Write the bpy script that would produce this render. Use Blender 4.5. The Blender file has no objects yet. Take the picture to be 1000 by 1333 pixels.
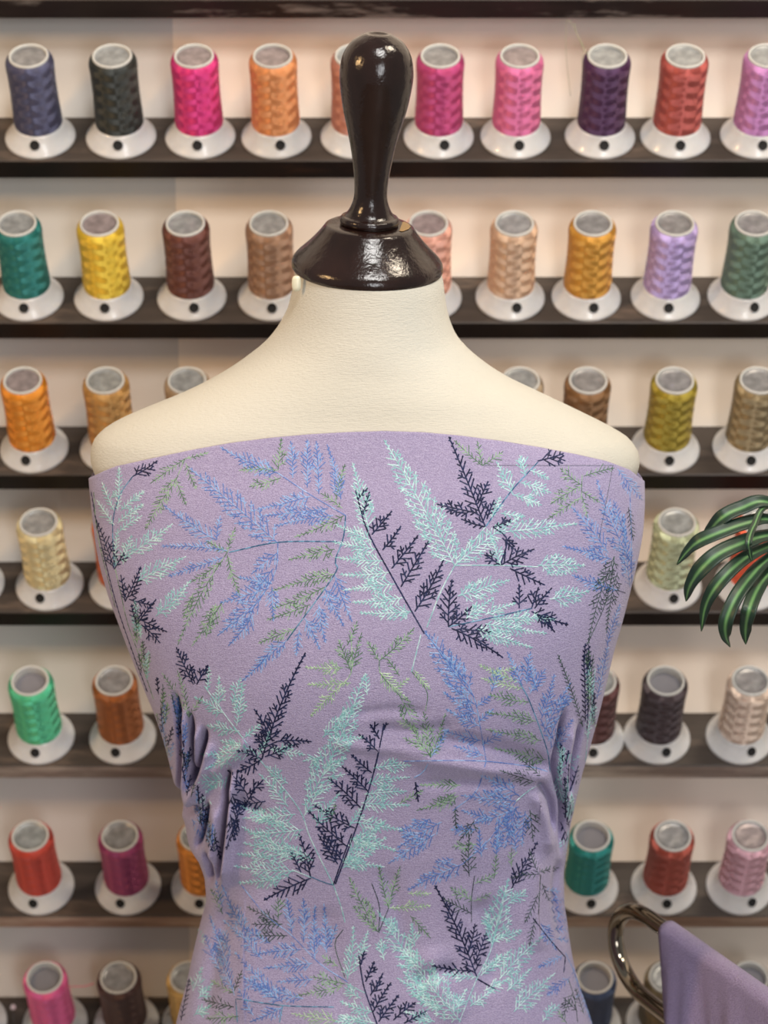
import bpy, math, random
from mathutils import Vector, Matrix
from mathutils.bvhtree import BVHTree
import numpy as np

random.seed(7)
C = bpy.context.scene.collection
sc = bpy.context.scene

# ------------------------------------------------------------------ camera
F = 2800.0
PITCH = math.radians(11.0)
CZ = 1.40
cp, sp = math.cos(PITCH), math.sin(PITCH)


def at(px, py, Y):
    """world point on the vertical plane y = Y met by the ray of a photo pixel"""
    u = (px - 500.0) / F
    v = -(py - 666.5) / F
    s = Y / (cp + v * sp)
    return Vector((s * u, Y, CZ + s * (-sp + v * cp)))


def to_px(p):
    dy, dz = p[1], p[2] - CZ
    d = dy * cp - dz * sp
    v = (dy * sp + dz * cp) / d
    return 500.0 + F * p[0] / d, 666.5 - F * v


cam_d = bpy.data.cameras.new('camera')
cam = bpy.data.objects.new('camera', cam_d)
C.objects.link(cam)
cam.location = (0, 0, CZ)
cam.rotation_euler = (math.radians(90) - PITCH, 0, 0)
cam_d.sensor_fit = 'VERTICAL'
cam_d.sensor_height = 36.0
cam_d.lens = F / 1333.0 * 36.0
cam_d.dof.use_dof = True
cam_d.dof.focus_distance = 1.40
cam_d.dof.aperture_fstop = 8.0
cam_d.clip_start = 0.02
sc.camera = cam

# ------------------------------------------------------------------ helpers


def lin(r, g, b):
    def f(c):
        c /= 255.0
        return c / 12.92 if c <= 0.04045 else ((c + 0.055) / 1.055) ** 2.4
    return (f(r), f(g), f(b), 1.0)


def mesh_obj(name, verts, faces, mats, parent=None, smooth=True, fm=None, uvs=None, link_obj=False):
    me = bpy.data.meshes.new(name)
    me.from_pydata([tuple(v) for v in verts], [], faces)
    if not isinstance(mats, (list, tuple)):
        mats = [mats]
    for m in mats:
        me.materials.append(m)
    if fm is not None:
        me.polygons.foreach_set('material_index', fm)
    me.polygons.foreach_set('use_smooth', [smooth] * len(me.polygons))
    if uvs is not None:
        lay = me.uv_layers.new(name='UVMap')
        for l in me.loops:
            lay.data[l.index].uv = uvs[l.vertex_index]
    me.update()
    o = bpy.data.objects.new(name, me)
    C.objects.link(o)
    if parent is not None:
        o.parent = parent
    return o


def tag(o, label=None, cat=None, group=None, kind=None):
    if label:
        o['label'] = label
    if cat:
        o['category'] = cat
    if group:
        o['group'] = group
    if kind:
        o['kind'] = kind
    return o


def empty(name, loc, label, cat, group=None):
    o = bpy.data.objects.new(name, None)
    o.empty_display_size = 0.03
    C.objects.link(o)
    o.location = loc
    return tag(o, label, cat, group)


def lathe(prof, seg=48, close=False):
    """profile [(r,h)] revolved about z"""
    vs, fs = [], []
    rings = []
    for r, h in prof:
        if r < 1e-9:
            rings.append([len(vs)])
            vs.append((0, 0, h))
        else:
            i0 = len(vs)
            for k in range(seg):
                a = 2 * math.pi * k / seg
                vs.append((r * math.cos(a), r * math.sin(a), h))
            rings.append(list(range(i0, i0 + seg)))
    pairs = list(zip(rings[:-1], rings[1:]))
    if close:
        pairs.append((rings[-1], rings[0]))
    for A, B in pairs:
        if len(A) == 1 and len(B) == 1:
            continue
        for k in range(seg):
            k2 = (k + 1) % seg
            if len(A) == 1:
                fs.append((A[0], B[k2], B[k]))
            elif len(B) == 1:
                fs.append((A[k], A[k2], B[0]))
            else:
                fs.append((A[k], A[k2], B[k2], B[k]))
    return vs, fs


def catmull(pts, n):
    """smooth resample of control points (any dimension)"""
    P = [np.array(p, float) for p in pts]
    P = [2 * P[0] - P[1]] + P + [2 * P[-1] - P[-2]]
    out = []
    m = len(P) - 3
    for i in range(n + 1):
        t = i / n * m
        k = min(int(t), m - 1)
        t -= k
        a, b, c, d = P[k:k + 4]
        out.append(0.5 * (2 * b + (c - a) * t + (2 * a - 5 * b + 4 * c - d) * t * t + (3 * b - a - 3 * c + d) * t ** 3))
    return out


def tube(pts, r, seg=14, caps=True):
    pts = [Vector(p) for p in pts]
    rr = r if isinstance(r, (list, tuple)) else [r] * len(pts)
    vs, fs = [], []
    up = None
    for i, p in enumerate(pts):
        t = (pts[min(i + 1, len(pts) - 1)] - pts[max(i - 1, 0)]).normalized()
        if up is None:
            ref = Vector((0, 0, 1)) if abs(t.z) < 0.9 else Vector((1, 0, 0))
            up = (ref - t * ref.dot(t)).normalized()
        else:
            up = (up - t * up.dot(t)).normalized()
        sd = t.cross(up)
        for k in range(seg):
            a = 2 * math.pi * k / seg
            vs.append(p + (up * math.cos(a) + sd * math.sin(a)) * rr[i])
    for i in range(len(pts) - 1):
        for k in range(seg):
            k2 = (k + 1) % seg
            fs.append((i * seg + k, i * seg + k2, (i + 1) * seg + k2, (i + 1) * seg + k))
    if caps:
        fs.append(tuple(reversed(range(seg))))
        fs.append(tuple(range((len(pts) - 1) * seg, len(pts) * seg)))
    return vs, fs


# ------------------------------------------------------------------ materials
class NT:
    def __init__(self, name):
        self.m = bpy.data.materials.new(name)
        self.m.use_nodes = True
        self.t = self.m.node_tree
        self.b = self.t.nodes['Principled BSDF']

    def n(self, typ, **kw):
        nd = self.t.nodes.new(typ)
        for k, v in kw.items():
            setattr(nd, k, v)
        return nd

    def l(self, a, b):
        self.t.links.new(a, b)

    def set(self, **kw):
        for k, v in kw.items():
            self.b.inputs[k.replace('_', ' ')].default_value = v
        return self

    def coord(self, out='Object'):
        return self.n('ShaderNodeTexCoord').outputs[out]

    def noise(self, vec, scale, detail=4, rough=0.55, mapscale=None):
        if mapscale:
            mp = self.n('ShaderNodeMapping')
            mp.inputs['Scale'].default_value = mapscale
            self.l(vec, mp.inputs['Vector'])
            vec = mp.outputs['Vector']
        nz = self.n('ShaderNodeTexNoise')
        nz.inputs['Scale'].default_value = scale
        nz.inputs['Detail'].default_value = detail
        nz.inputs['Roughness'].default_value = rough
        self.l(vec, nz.inputs['Vector'])
        return nz.outputs['Fac']

    def ramp(self, fac, stops):
        r = self.n('ShaderNodeValToRGB')
        e = r.color_ramp.elements
        while len(e) < len(stops):
            e.new(0.5)
        for i, (p, c) in enumerate(stops):
            e[i].position = p
            e[i].color = c
        self.l(fac, r.inputs['Fac'])
        return r.outputs['Color']

    def mix(self, fac, a, b, mode='MIX'):
        m = self.n('ShaderNodeMix', data_type='RGBA', blend_type=mode)
        if isinstance(fac, (int, float)):
            m.inputs[0].default_value = fac
        else:
            self.l(fac, m.inputs[0])
        for idx, x in ((6, a), (7, b)):
            if isinstance(x, (tuple, list)):
                m.inputs[idx].default_value = x
            else:
                self.l(x, m.inputs[idx])
        return m.outputs[2]

    def math(self, op, a, b=None):
        m = self.n('ShaderNodeMath', operation=op)
        for i, x in enumerate((a, b)):
            if x is None:
                continue
            if isinstance(x, (int, float)):
                m.inputs[i].default_value = x
            else:
                self.l(x, m.inputs[i])
        return m.outputs[0]

    def bump(self, h, strength, dist=0.001):
        b = self.n('ShaderNodeBump')
        b.inputs['Strength'].default_value = strength
        b.inputs['Distance'].default_value = dist
        self.l(h, b.inputs['Height'])
        self.l(b.outputs['Normal'], self.b.inputs['Normal'])


def paint(name, col, rough=0.75, var=0.06):
    m = NT(name)
    co = m.coord()
    f = m.noise(co, 6.0, 5)
    dark = tuple(c * (1 - var) for c in col[:3]) + (1,)
    m.l(m.ramp(f, [(0.3, dark), (0.7, col)]), m.b.inputs['Base Color'])
    m.set(Roughness=rough)
    m.bump(m.noise(co, 220, 3), 0.08)
    return m.m


def plain(name, col, rough=0.5, **kw):
    m = NT(name)
    m.l(m.ramp(m.noise(m.coord(), 90, 3), [(0.3, tuple(c * 0.93 for c in col[:3]) + (1,)), (0.7, col)]), m.b.inputs['Base Color'])
    m.set(Roughness=rough, **kw)
    return m.m


def thread_mat(name, rgb):
    """wound embroidery thread: lustrous strands crossing in alternating lays"""
    m = NT(name)
    co = m.coord()
    sx = m.n('ShaderNodeSeparateXYZ')
    m.l(co, sx.inputs[0])
    th = m.math('ARCTAN2', sx.outputs['Y'], sx.outputs['X'])
    a = m.math('SINE', m.math('MULTIPLY', th, 5.0))
    hz = m.math('MULTIPLY', sx.outputs['Z'], 2 * math.pi / 0.0125)
    slope = m.math('MULTIPLY', m.math('ABSOLUTE', m.math('SINE', m.math('MULTIPLY', th, 2.5))), 1.3)
    bb = m.math('SINE', m.math('ADD', hz, slope))
    p = m.math('MULTIPLY', m.math('MULTIPLY', a, bb), 3.0)
    cl = m.n('ShaderNodeClamp')
    cl.inputs['Min'].default_value = -1
    cl.inputs['Max'].default_value = 1
    m.l(p, cl.inputs['Value'])
    patch = cl.outputs[0]
    col = lin(*rgb)
    f = m.math('ADD', m.math('MULTIPLY', patch, 0.5), 0.5)
    dk = tuple(c * 0.88 for c in col[:3]) + (1,)
    base = m.mix(f, dk, col)
    st = m.noise(co, 300, 2, 0.5, (1, 1, 8))
    base = m.mix(m.math('MULTIPLY', st, 0.3), base, tuple(c * 0.7 for c in col[:3]) + (1,))
    m.l(base, m.b.inputs['Base Color'])
    # strand direction: round the cone, tilted up or down with the lay
    tg = m.n('ShaderNodeTangent', direction_type='RADIAL', axis='Z')
    zc = m.n('ShaderNodeVectorTransform', vector_type='VECTOR', convert_from='OBJECT', convert_to='WORLD')
    zc.inputs[0].default_value = (0, 0, 1)
    zs = m.n('ShaderNodeVectorMath', operation='SCALE')
    m.l(zc.outputs[0], zs.inputs[0])
    m.l(m.math('MULTIPLY', patch, 0.26), zs.inputs['Scale'])
    za = m.n('ShaderNodeVectorMath', operation='ADD')
    m.l(tg.outputs[0], za.inputs[0])
    m.l(zs.outputs[0], za.inputs[1])
    zn = m.n('ShaderNodeVectorMath', operation='NORMALIZE')
    m.l(za.outputs[0], zn.inputs[0])
    m.set(Roughness=0.45)
    m.b.inputs['Specular IOR Level'].default_value = 0.35
    m.b.inputs['Sheen Weight'].default_value = 0.1
    hr = m.n('ShaderNodeBsdfHair', component='Reflection')
    hr.inputs['Color'].default_value = tuple(min(1.0, 0.08 + 1.1 * c) for c in col[:3]) + (1,)
    hr.inputs['RoughnessU'].default_value = 0.075
    hr.inputs['RoughnessV'].default_value = 1.0
    m.l(zn.outputs[0], hr.inputs['Tangent'])
    mx = m.n('ShaderNodeMixShader')
    mx.inputs[0].default_value = 0.52
    m.l(m.b.outputs[0], mx.inputs[1])
    m.l(hr.outputs[0], mx.inputs[2])
    om = [n_ for n_ in m.t.nodes if n_.type == 'OUTPUT_MATERIAL'][0]
    m.l(mx.outputs[0], om.inputs['Surface'])
    m.bump(m.noise(co, 900, 2, 0.5, (1, 1, 6)), 0.25, 0.0004)
    return m.m


def wood_mat(name, base, worn, wear=0.0, glow=0.0):
    m = NT(name)
    co = m.coord()
    grain = m.noise(co, 14, 6, 0.6, (1, 8, 8))
    c1 = tuple(c * 0.6 for c in base[:3]) + (1,)
    col = m.ramp(grain, [(0.3, c1), (0.75, base)])
    w = m.noise(co, 5, 5, 0.65, (1.6, 6, 9))
    wf = m.ramp(w, [(0.62 - 0.3 * wear, (0, 0, 0, 1)), (0.74 - 0.2 * wear, (1, 1, 1, 1))])
    geo = m.n('ShaderNodeNewGeometry')
    m.l(m.mix(wf, col, worn), m.b.inputs['Base Color'])
    m.set(Roughness=0.42)
    m.b.inputs['Specular IOR Level'].default_value = 0.35
    m.bump(grain, 0.2, 0.0006)
    return m.m


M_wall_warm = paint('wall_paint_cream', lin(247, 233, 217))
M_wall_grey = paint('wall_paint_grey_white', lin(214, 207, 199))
M_floor = paint('floor_tile', lin(150, 140, 128), 0.4)
M_white = NT('white_plastic')
M_white.set(Roughness=0.28)
M_white.l(M_white.ramp(M_white.noise(M_white.coord(), 60, 3), [(0.3, lin(212, 209, 206)), (0.7, lin(226, 224, 222))]), M_white.b.inputs['Base Color'])
M_white.b.inputs['Coat Weight'].default_value = 0.3
M_white.b.inputs['Subsurface Weight'].default_value = 0.15
M_white.b.inputs['Subsurface Radius'].default_value = (0.004, 0.003, 0.002)
M_white = M_white.m
M_rim = plain('grey_white_rim', lin(204, 202, 196), 0.35)
M_hole = plain('dark_hole', lin(22, 20, 20), 0.8)
M_core = plain('core_dark_grey', lin(120, 118, 124), 0.7)


def plug_mat(name, rgb):
    m = NT(name)
    co = m.coord()
    nz = m.noise(co, 110, 2, 0.5)
    m.l(m.ramp(nz, [(0.3, lin(*[c * 0.75 for c in rgb])), (0.7, lin(*rgb))]), m.b.inputs['Base Color'])
    m.set(Roughness=0.32, Metallic=0.3)
    m.bump(nz, 0.25, 0.002)
    return m.m


PLUGS = [plug_mat('plug_film_grey', (158, 156, 156)), plug_mat('plug_film_silver', (168, 170, 170)), plug_mat('plug_film_mauve', (166, 152, 152))]

# ------------------------------------------------------------------ setting
YR = 1.85                     # plane of the shelf front edges
UM = YR / F                   # one photo pixel on that plane, metres
TILT = math.radians(37)
U = Vector((0, math.cos(TILT), math.sin(TILT)))       # along the plank, front to back
N = Vector((0, -math.sin(TILT), math.cos(TILT)))      # spool axis
DEP, THK = 89 * UM, 30 * UM
YW = YR + DEP * math.cos(TILT)

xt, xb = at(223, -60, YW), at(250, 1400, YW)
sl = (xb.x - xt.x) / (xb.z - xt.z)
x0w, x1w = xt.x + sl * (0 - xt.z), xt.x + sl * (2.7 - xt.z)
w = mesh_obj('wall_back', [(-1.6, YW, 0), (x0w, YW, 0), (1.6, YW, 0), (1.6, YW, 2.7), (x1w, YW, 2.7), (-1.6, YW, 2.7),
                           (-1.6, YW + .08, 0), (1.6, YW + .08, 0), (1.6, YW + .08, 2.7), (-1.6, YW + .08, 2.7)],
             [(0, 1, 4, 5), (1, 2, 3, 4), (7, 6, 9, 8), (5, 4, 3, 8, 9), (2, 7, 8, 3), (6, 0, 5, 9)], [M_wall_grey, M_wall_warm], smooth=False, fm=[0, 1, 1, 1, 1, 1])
tag(w, 'cream wall behind the thread rack with a greyer strip on the left', 'wall', kind='structure')
fl = mesh_obj('floor', [(-1.6, -1.6, 0), (1.6, -1.6, 0), (1.6, YW + .08, 0), (-1.6, YW + .08, 0),
                        (-1.6, -1.6, -.05), (1.6, -1.6, -.05), (1.6, YW + .08, -.05), (-1.6, YW + .08, -.05)],
              [(0, 1, 2, 3), (7, 6, 5, 4), (0, 4, 5, 1), (1, 5, 6, 2), (2, 6, 7, 3), (3, 7, 4, 0)], M_floor, smooth=False)
tag(fl, 'plain shop floor below the frame', 'floor', kind='structure')

# ------------------------------------------------------------------ shelves
M_dark = wood_mat('dark_lacquer_wood', lin(27, 18, 16), lin(60, 38, 28), 0.05)
M_top = wood_mat('shelf_top_sheen_tone', lin(82, 72, 65), lin(112, 96, 84), 0.2)  # lacquer reflecting the wall is put into this lighter top colour
M_darkA = wood_mat('dark_lacquer_wood_scuffed', lin(44, 34, 32), lin(150, 138, 130), 0.12)
M_worn = wood_mat('dark_lacquer_wood_worn', lin(62, 52, 48), lin(150, 122, 102), 0.35)
M_worn2 = wood_mat('dark_lacquer_wood_bare_edge', lin(176, 142, 120), lin(206, 180, 158), 0.5)
M_worn3 = wood_mat('dark_lacquer_wood_grey_edge', lin(160, 144, 132), lin(200, 184, 168), 0.5)
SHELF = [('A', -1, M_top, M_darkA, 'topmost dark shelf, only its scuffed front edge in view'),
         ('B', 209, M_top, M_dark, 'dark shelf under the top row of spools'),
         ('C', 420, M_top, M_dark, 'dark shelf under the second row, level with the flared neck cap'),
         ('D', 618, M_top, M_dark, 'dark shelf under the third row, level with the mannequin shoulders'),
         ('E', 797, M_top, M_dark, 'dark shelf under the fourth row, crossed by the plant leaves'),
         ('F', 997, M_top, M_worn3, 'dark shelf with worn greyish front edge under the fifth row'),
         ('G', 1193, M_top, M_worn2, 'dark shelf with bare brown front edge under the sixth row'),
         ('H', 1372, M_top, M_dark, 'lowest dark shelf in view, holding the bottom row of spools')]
SH = {}
XL, XR_ = -0.55, 0.55
for key, fy, mt, mf, lab in SHELF:
    p = at(500, fy, YR)
    tf = Vector((0, p.y, p.z))
    tb = tf + U * DEP
    # vertical mitred back: go straight down from the top back edge to the underside plane
    bb = tb + Vector((0, 0, -THK / N.z))
    bf = tf - N * THK
    SH[key] = tf
    e = 0.0012
    ring = [tf + U * e, tb, bb, bf + U * e, bf + N * e, tf - N * e]
    vs = [Vector((XL, q.y, q.z)) for q in ring] + [Vector((XR_, q.y, q.z)) for q in ring]
    n = len(ring)
    fs = [(i, (i + 1) % n, n + (i + 1) % n, n + i) for i in range(n)]
    fs += [tuple(reversed(range(n))), tuple(range(n, 2 * n))]
    fm = [0] * len(fs)
    fm[4] = 1
    o = mesh_obj('display_shelf', vs, fs, [mt, mf], smooth=False, fm=fm)
    c = Vector((0, tf.y, tf.z))
    for v in o.data.vertices:
        v.co -= c
    o.location = c
    tag(o, lab, 'shelf', 'shelves of the thread rack')

# ------------------------------------------------------------------ spools
S = UM
thr_v, thr_f = lathe([(r * S, h * S) for r, h in catmull([(24, 25), (30.0, 25.2), (31.2, 27), (31, 40), (30.2, 60), (29.8, 80), (30.0, 100),
                                                           (30.6, 114), (30.2, 120), (28.2, 124.5), (25.2, 127.2), (23.5, 127.4)], 44)], 64)
base_v, base_f = lathe([(r * S, h * S) for r, h in [(0, 0.0), (44.6, 0.0), (45.6, 0.6), (45.8, 2.0), (45.4, 3.6), (44, 5.4), (42.2, 7.2), (38.6, 12),
                                                    (35.2, 17), (32.6, 22), (31.2, 26), (28, 26.6), (22, 26.8)]], 72)
# round dark hole moulded in the front of the flange
nb = len(base_v)
fmb = [0] * len(base_f)
hc_r, hc_h = 36.4 * S, 16.2 * S
nrm = Vector((0, -0.80, 0.60)).normalized()
tx = Vector((1, 0, 0))
ty = nrm.cross(tx)
cen = Vector((0, -hc_r, hc_h)) + nrm * 0.35 * S
vs2 = [cen - nrm * 0.1 * S]
K = 20
for rr, dd in ((5.7, 0.0), (6.6, 0.35), (7.4, -0.5)):
    for k in range(K):
        a = 2 * math.pi * k / K
        vs2.append(cen + (tx * math.cos(a) + ty * math.sin(a)) * rr * S + nrm * dd * S - nrm * (1 - math.cos(math.cos(a) * rr / 38.0)) * 30 * S)
fs2 = [(nb, nb + 1 + k, nb + 1 + (k + 1) % K) for k in range(K)]
fm2 = [1] * K
for q in range(2):
    for k in range(K):
        k2 = (k + 1) % K
        a0 = nb + 1 + q * K
        fs2.append((a0 + k, a0 + K + k, a0 + K + k2, a0 + k2))
        fm2.append(1 if q == 0 else 0)
base_v = [Vector(v) for v in base_v] + vs2
base_f = list(base_f) + fs2
fmb += fm2
rim_v, rim_f = lathe([(r * S, h * S) for r, h in [(25.2, 124), (25.2, 128.6), (24.6, 129.8), (23.5, 130.2), (22.4, 129.6), (21.8, 128.2), (21.4, 118), (21.0, 60),
                                                  (22.4, 60), (22.6, 118)]], 48, close=True)
plug_v, plug_f = lathe([(r * S, h * S) for r, h in [(0, 126.6), (8, 126.2), (15, 125.8), (20, 126.2), (21.3, 126.8)]], 32)
bot_v, bot_f = lathe([(r * S, h * S) for r, h in [(0, 116.0), (12, 116.0), (21.2, 117.0)]], 24)

protos = {}


def build_proto():
    tm = bpy.data.materials.new('slot')
    root = bpy.data.objects.new('thread_spool', None)
    root.empty_display_size = 0.03
    C.objects.link(root)
    mesh_obj('flanged_base', base_v, base_f, [M_white, M_hole], root, fm=fmb)
    th = mesh_obj('wound_thread', thr_v, thr_f, tm, root)
    mesh_obj('core_rim', rim_v, rim_f, M_rim, root)
    mesh_obj('end_film', plug_v, plug_f, PLUGS[0], root)
    hl = mesh_obj('core_floor', bot_v, bot_f, M_core, root)
    for ch in root.children:
        for s in ch.material_slots:
            mt = s.material
            s.link = 'OBJECT'
            s.material = mt
    return root


proto = build_proto()
proto_children = list(proto.children)
used = [False]
ROT = Matrix(((1, 0, 0), (0, 1, 0), (0, 0, 1)))
basis = Matrix((Vector((1, 0, 0)), U, N)).transposed().to_4x4()


def spool(row, bx, holedx, colname, rgb, label, hollow=False, plug=0, group='spools of embroidery thread on the rack'):
    tf = SH[row]
    # x at the base centre (it sits a little behind the front edge)
    off = 46.6 * UM
    c = tf + U * off
    _, cpy = to_px(c)
    x = at(bx, cpy, c.y).x
    loc = Vector((x, c.y, c.z)) + N * 0.00015
    if not used[0]:
        r = proto
        kids = proto_children
        used[0] = True
    else:
        r = proto.copy()
        C.objects.link(r)
        kids = []
        for ch in proto_children:
            k = ch.copy()
            C.objects.link(k)
            k.parent = r
            kids.append(k)
    ang = math.asin(max(-1, min(1, holedx / 38.0)))
    r.matrix_world = Matrix.Translation(loc) @ basis @ Matrix.Rotation(ang, 4, 'Z')
    tag(r, label, 'thread spool', group)
    mt = bpy.data.materials.get('thread_' + colname) or thread_mat('thread_' + colname, rgb)
    out = {}
    for k in kids:
        nm = k.name.split('.')[0]
        out[nm] = k
        if nm == 'wound_thread':
            k.material_slots[0].material = mt
            k.rotation_euler[2] = random.uniform(0, 6.28)
        if nm == 'end_film':
            k.material_slots[0].material = PLUGS[plug]
            k.rotation_euler[2] = random.uniform(0, 6.28)
    drop = 'end_film' if hollow else 'core_floor'
    dead.append(out[drop])
    return r


dead = []
g = random.randrange
B_, C_, D_, E_, F_, G_, H_ = 'top row', 'second row', 'third row', 'fourth row', 'fifth row', 'sixth row', 'bottom row'
T = 'spool of %s thread on the %s, %s'
ROWS = [
    ('B', 53, -2, 'slate_blue', (80, 80, 112), 'slate blue', 'leftmost of its shelf', 0, 0),
    ('B', 158, 0, 'black', (42, 46, 42), 'black', 'second from the left edge', 0, 1),
    ('B', 261, -1, 'hot_pink', (226, 42, 132), 'hot pink', 'between the black and peach spools', 0, 2),
    ('B', 360, 7, 'peach_orange', (244, 158, 98), 'peach orange', 'right of the hot pink spool', 0, 2),
    ('B', 463, 3, 'dusty_salmon', (206, 138, 118), 'dusty salmon', 'half hidden behind the dark knob', 0, 1),
    ('B', 571, 7, 'raspberry', (200, 64, 128), 'raspberry pink', 'just right of the dark knob', 0, 0),
    ('B', 671, 3, 'candy_pink', (232, 116, 168), 'candy pink', 'between raspberry and dark purple', 0, 2),
    ('B', 781, 2, 'dark_purple', (76, 30, 80), 'dark purple', 'with stray strands above it', 0, 1),
    ('B', 879, 2, 'brick_rose', (188, 84, 76), 'brick rose', 'right of the dark purple spool', 0, 1),
    ('B', 983, 4, 'orchid', (204, 136, 196), 'orchid lilac', 'cut by the right edge', 0, 1),
    ('C', 38, -1, 'teal', (14, 128, 122), 'teal', 'cut by the left edge', 0, 1),
    ('C', 142, -1, 'yellow', (246, 202, 52), 'bright yellow', 'between teal and brown', 0, 2),
    ('C', 250, 6, 'dark_brown', (112, 58, 46), 'dark brown', 'right of the yellow spool', 0, 1),
    ('C', 355, 1, 'taupe', (180, 138, 108), 'taupe', 'just left of the flared neck cap', 0, 1),
    ('C', 556, 4, 'peach_pink', (240, 176, 156), 'peach pink', 'partly hidden by the neck cap', 0, 2),
    ('C', 664, 7, 'beige', (226, 188, 156), 'beige', 'right of the peach pink spool', 0, 1),
    ('C', 763, 7, 'old_gold', (220, 158, 52), 'old gold', 'between beige and lavender', 0, 0),
    ('C', 866, 0, 'lavender', (198, 174, 230), 'lavender', 'between gold and grey green', 0, 0),
    ('C', 966, 11, 'grey_green', (104, 132, 114), 'grey green', 'cut by the right edge', 0, 0),
    ('D', 45, -6, 'orange', (244, 150, 24), 'bright orange', 'leftmost of its shelf', 0, 2),
    ('D', 149, -2, 'tan_gold', (204, 152, 80), 'tan gold', 'behind the rounded shoulder on the left', 0, 1),
    ('D', 252, 0, 'sand', (190, 160, 126), 'sand', 'only its tip above the left shoulder slope', 0, 1),
    ('D', 672, 0, 'pale_fawn', (176, 152, 122), 'pale fawn', 'barely peeking over the right neck slope', 0, 1),
    ('D', 757, 0, 'bronze_brown', (140, 98, 54), 'bronze brown', 'its head showing above the right shoulder', 0, 0),
    ('D', 866, 1, 'olive', (172, 150, 34), 'olive green', 'beside the right shoulder', 0, 0),
    ('D', 972, 0, 'khaki', (156, 136, 98), 'khaki', 'right of the olive spool', 0, 0),
    ('E', -38, 0, 'pale_grey', (200, 196, 186), 'pale', 'only its base rim inside the left edge', 0, 0),
    ('E', 65, -8, 'cream', (238, 220, 168), 'cream', 'alone at the far left', 0, 1),
    ('E', 160, 6, 'terracotta', (220, 104, 52), 'terracotta orange', 'mostly behind the draped fabric', 0, 0),
    ('E', 869, 4, 'pale_sage', (204, 212, 172), 'pale sage', 'left of the drooping leaves', 0, 1),
    ('E', 974, 4, 'orange_red', (232, 92, 52), 'orange red', 'behind the drooping leaves', 0, 1),
    ('F', 54, -3, 'mint_green', (82, 204, 152), 'mint green', 'leftmost of its shelf', 1, 1),
    ('F', 160, -6, 'rust_brown', (168, 92, 28), 'rust brown', 'right of the mint green spool', 0, 0),
    ('F', 769, 0, 'maroon', (92, 44, 42), 'maroon', 'half hidden by the draped fabric', 0, 1),
    ('F', 855, 9, 'plum_black', (74, 58, 64), 'plum black', 'between maroon and champagne', 1, 0),
    ('F', 962, 12, 'champagne', (238, 212, 192), 'champagne', 'cut by the right edge', 0, 0),
    ('G', 54, -6, 'red', (208, 68, 50), 'red', 'leftmost of its shelf', 0, 1),
    ('G', 167, -7, 'plum_magenta', (160, 54, 106), 'plum magenta', 'between red and amber', 0, 0),
    ('G', 266, -4, 'amber', (226, 142, 44), 'amber', 'half hidden by the gathered folds', 0, 1),
    ('G', 762, 5, 'sea_green', (0, 136, 130), 'sea green', 'touching the fabric outline', 1, 0),
    ('G', 864, 0, 'rust_red', (178, 76, 58), 'rust red', 'above the chrome bend', 0, 0),
    ('G', 962, 13, 'pale_pink', (228, 178, 192), 'pale pink', 'above the lilac cloth', 0, 2),
    ('H', -33, 0, 'off_white', (222, 218, 208), 'off white', 'only its rim inside the left edge', 0, 0),
    ('H', 72, -6, 'rose_pink', (234, 96, 156), 'rose pink', 'cut by the bottom edge', 1, 2),
    ('H', 165, -6, 'dark_chocolate', (74, 42, 40), 'dark chocolate', 'right of the rose pink spool', 0, 0),
    ('H', 253, -4, 'pale_gold', (212, 172, 100), 'pale gold', 'mostly behind the skirt of fabric', 0, 1),
    ('H', 766, 4, 'navy', (50, 68, 104), 'navy', 'between fabric and chrome bend', 1, 0),
    ('H', 857, 0, 'olive_brown', (112, 94, 62), 'olive brown', 'seen inside the chrome bend', 0, 1),
    ('H', 962, 0, 'grey_taupe', (136, 126, 110), 'grey taupe', 'peeking above the lilac cloth', 1, 0),
]
ROWN = dict(B=B_, C=C_, D=D_, E=E_, F=F_, G=G_, H=H_)
made = {}
for row, bx, hd, cn, rgb, word, where, hol, pl in ROWS:
    made[cn] = spool(row, bx, hd, cn, rgb, T % (word, ROWN[row], where), bool(hol), pl)
for o in dead:
    bpy.data.objects.remove(o)
bpy.context.view_layer.update()


def child_tube(name, root, pts, r, mat, label=None):
    inv = root.matrix_world.inverted()
    v, f = tube([Vector(p) for p in pts], r, 6)
    o = mesh_obj(name, [inv @ q for q in v], f, mat, root)
    if label:
        o['label'] = label
    return o


ystr = YR - 0.03
M_strand = plain('pale_green_strand', lin(170, 168, 140), 0.5)
child_tube('thread_tail', made['dark_purple'], [Vector(p) for p in catmull([at(757, 80, ystr), at(760, 62, ystr), at(752, 46, ystr), at(748, 30, ystr), at(750, 40, ystr + .004), at(756, 56, ystr + .004), at(765, 70, ystr)], 40)], 0.00022, M_strand, 'fine stray strand looping up')
child_tube('thread_tail', made['dark_purple'], [Vector(p) for p in catmull([at(766, 74, ystr), at(740, 26, ystr + .006), at(737, 60, ystr + .01), at(739, 90, ystr + .01), at(743, 125, ystr + .012)], 40)], 0.00022, M_strand, 'fine stray strand hanging down')
yp = YR - 0.035
child_tube('thread_tail', made['rose_pink'], [Vector(p) for p in catmull([at(84, 1284, yp), at(105, 1284, yp), at(114, 1283, yp), at(122, 1280, yp)], 30)], 0.0004,
           plain('pink_strand', lin(225, 90, 120), 0.5), 'pink strand running to the next spool')

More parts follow.
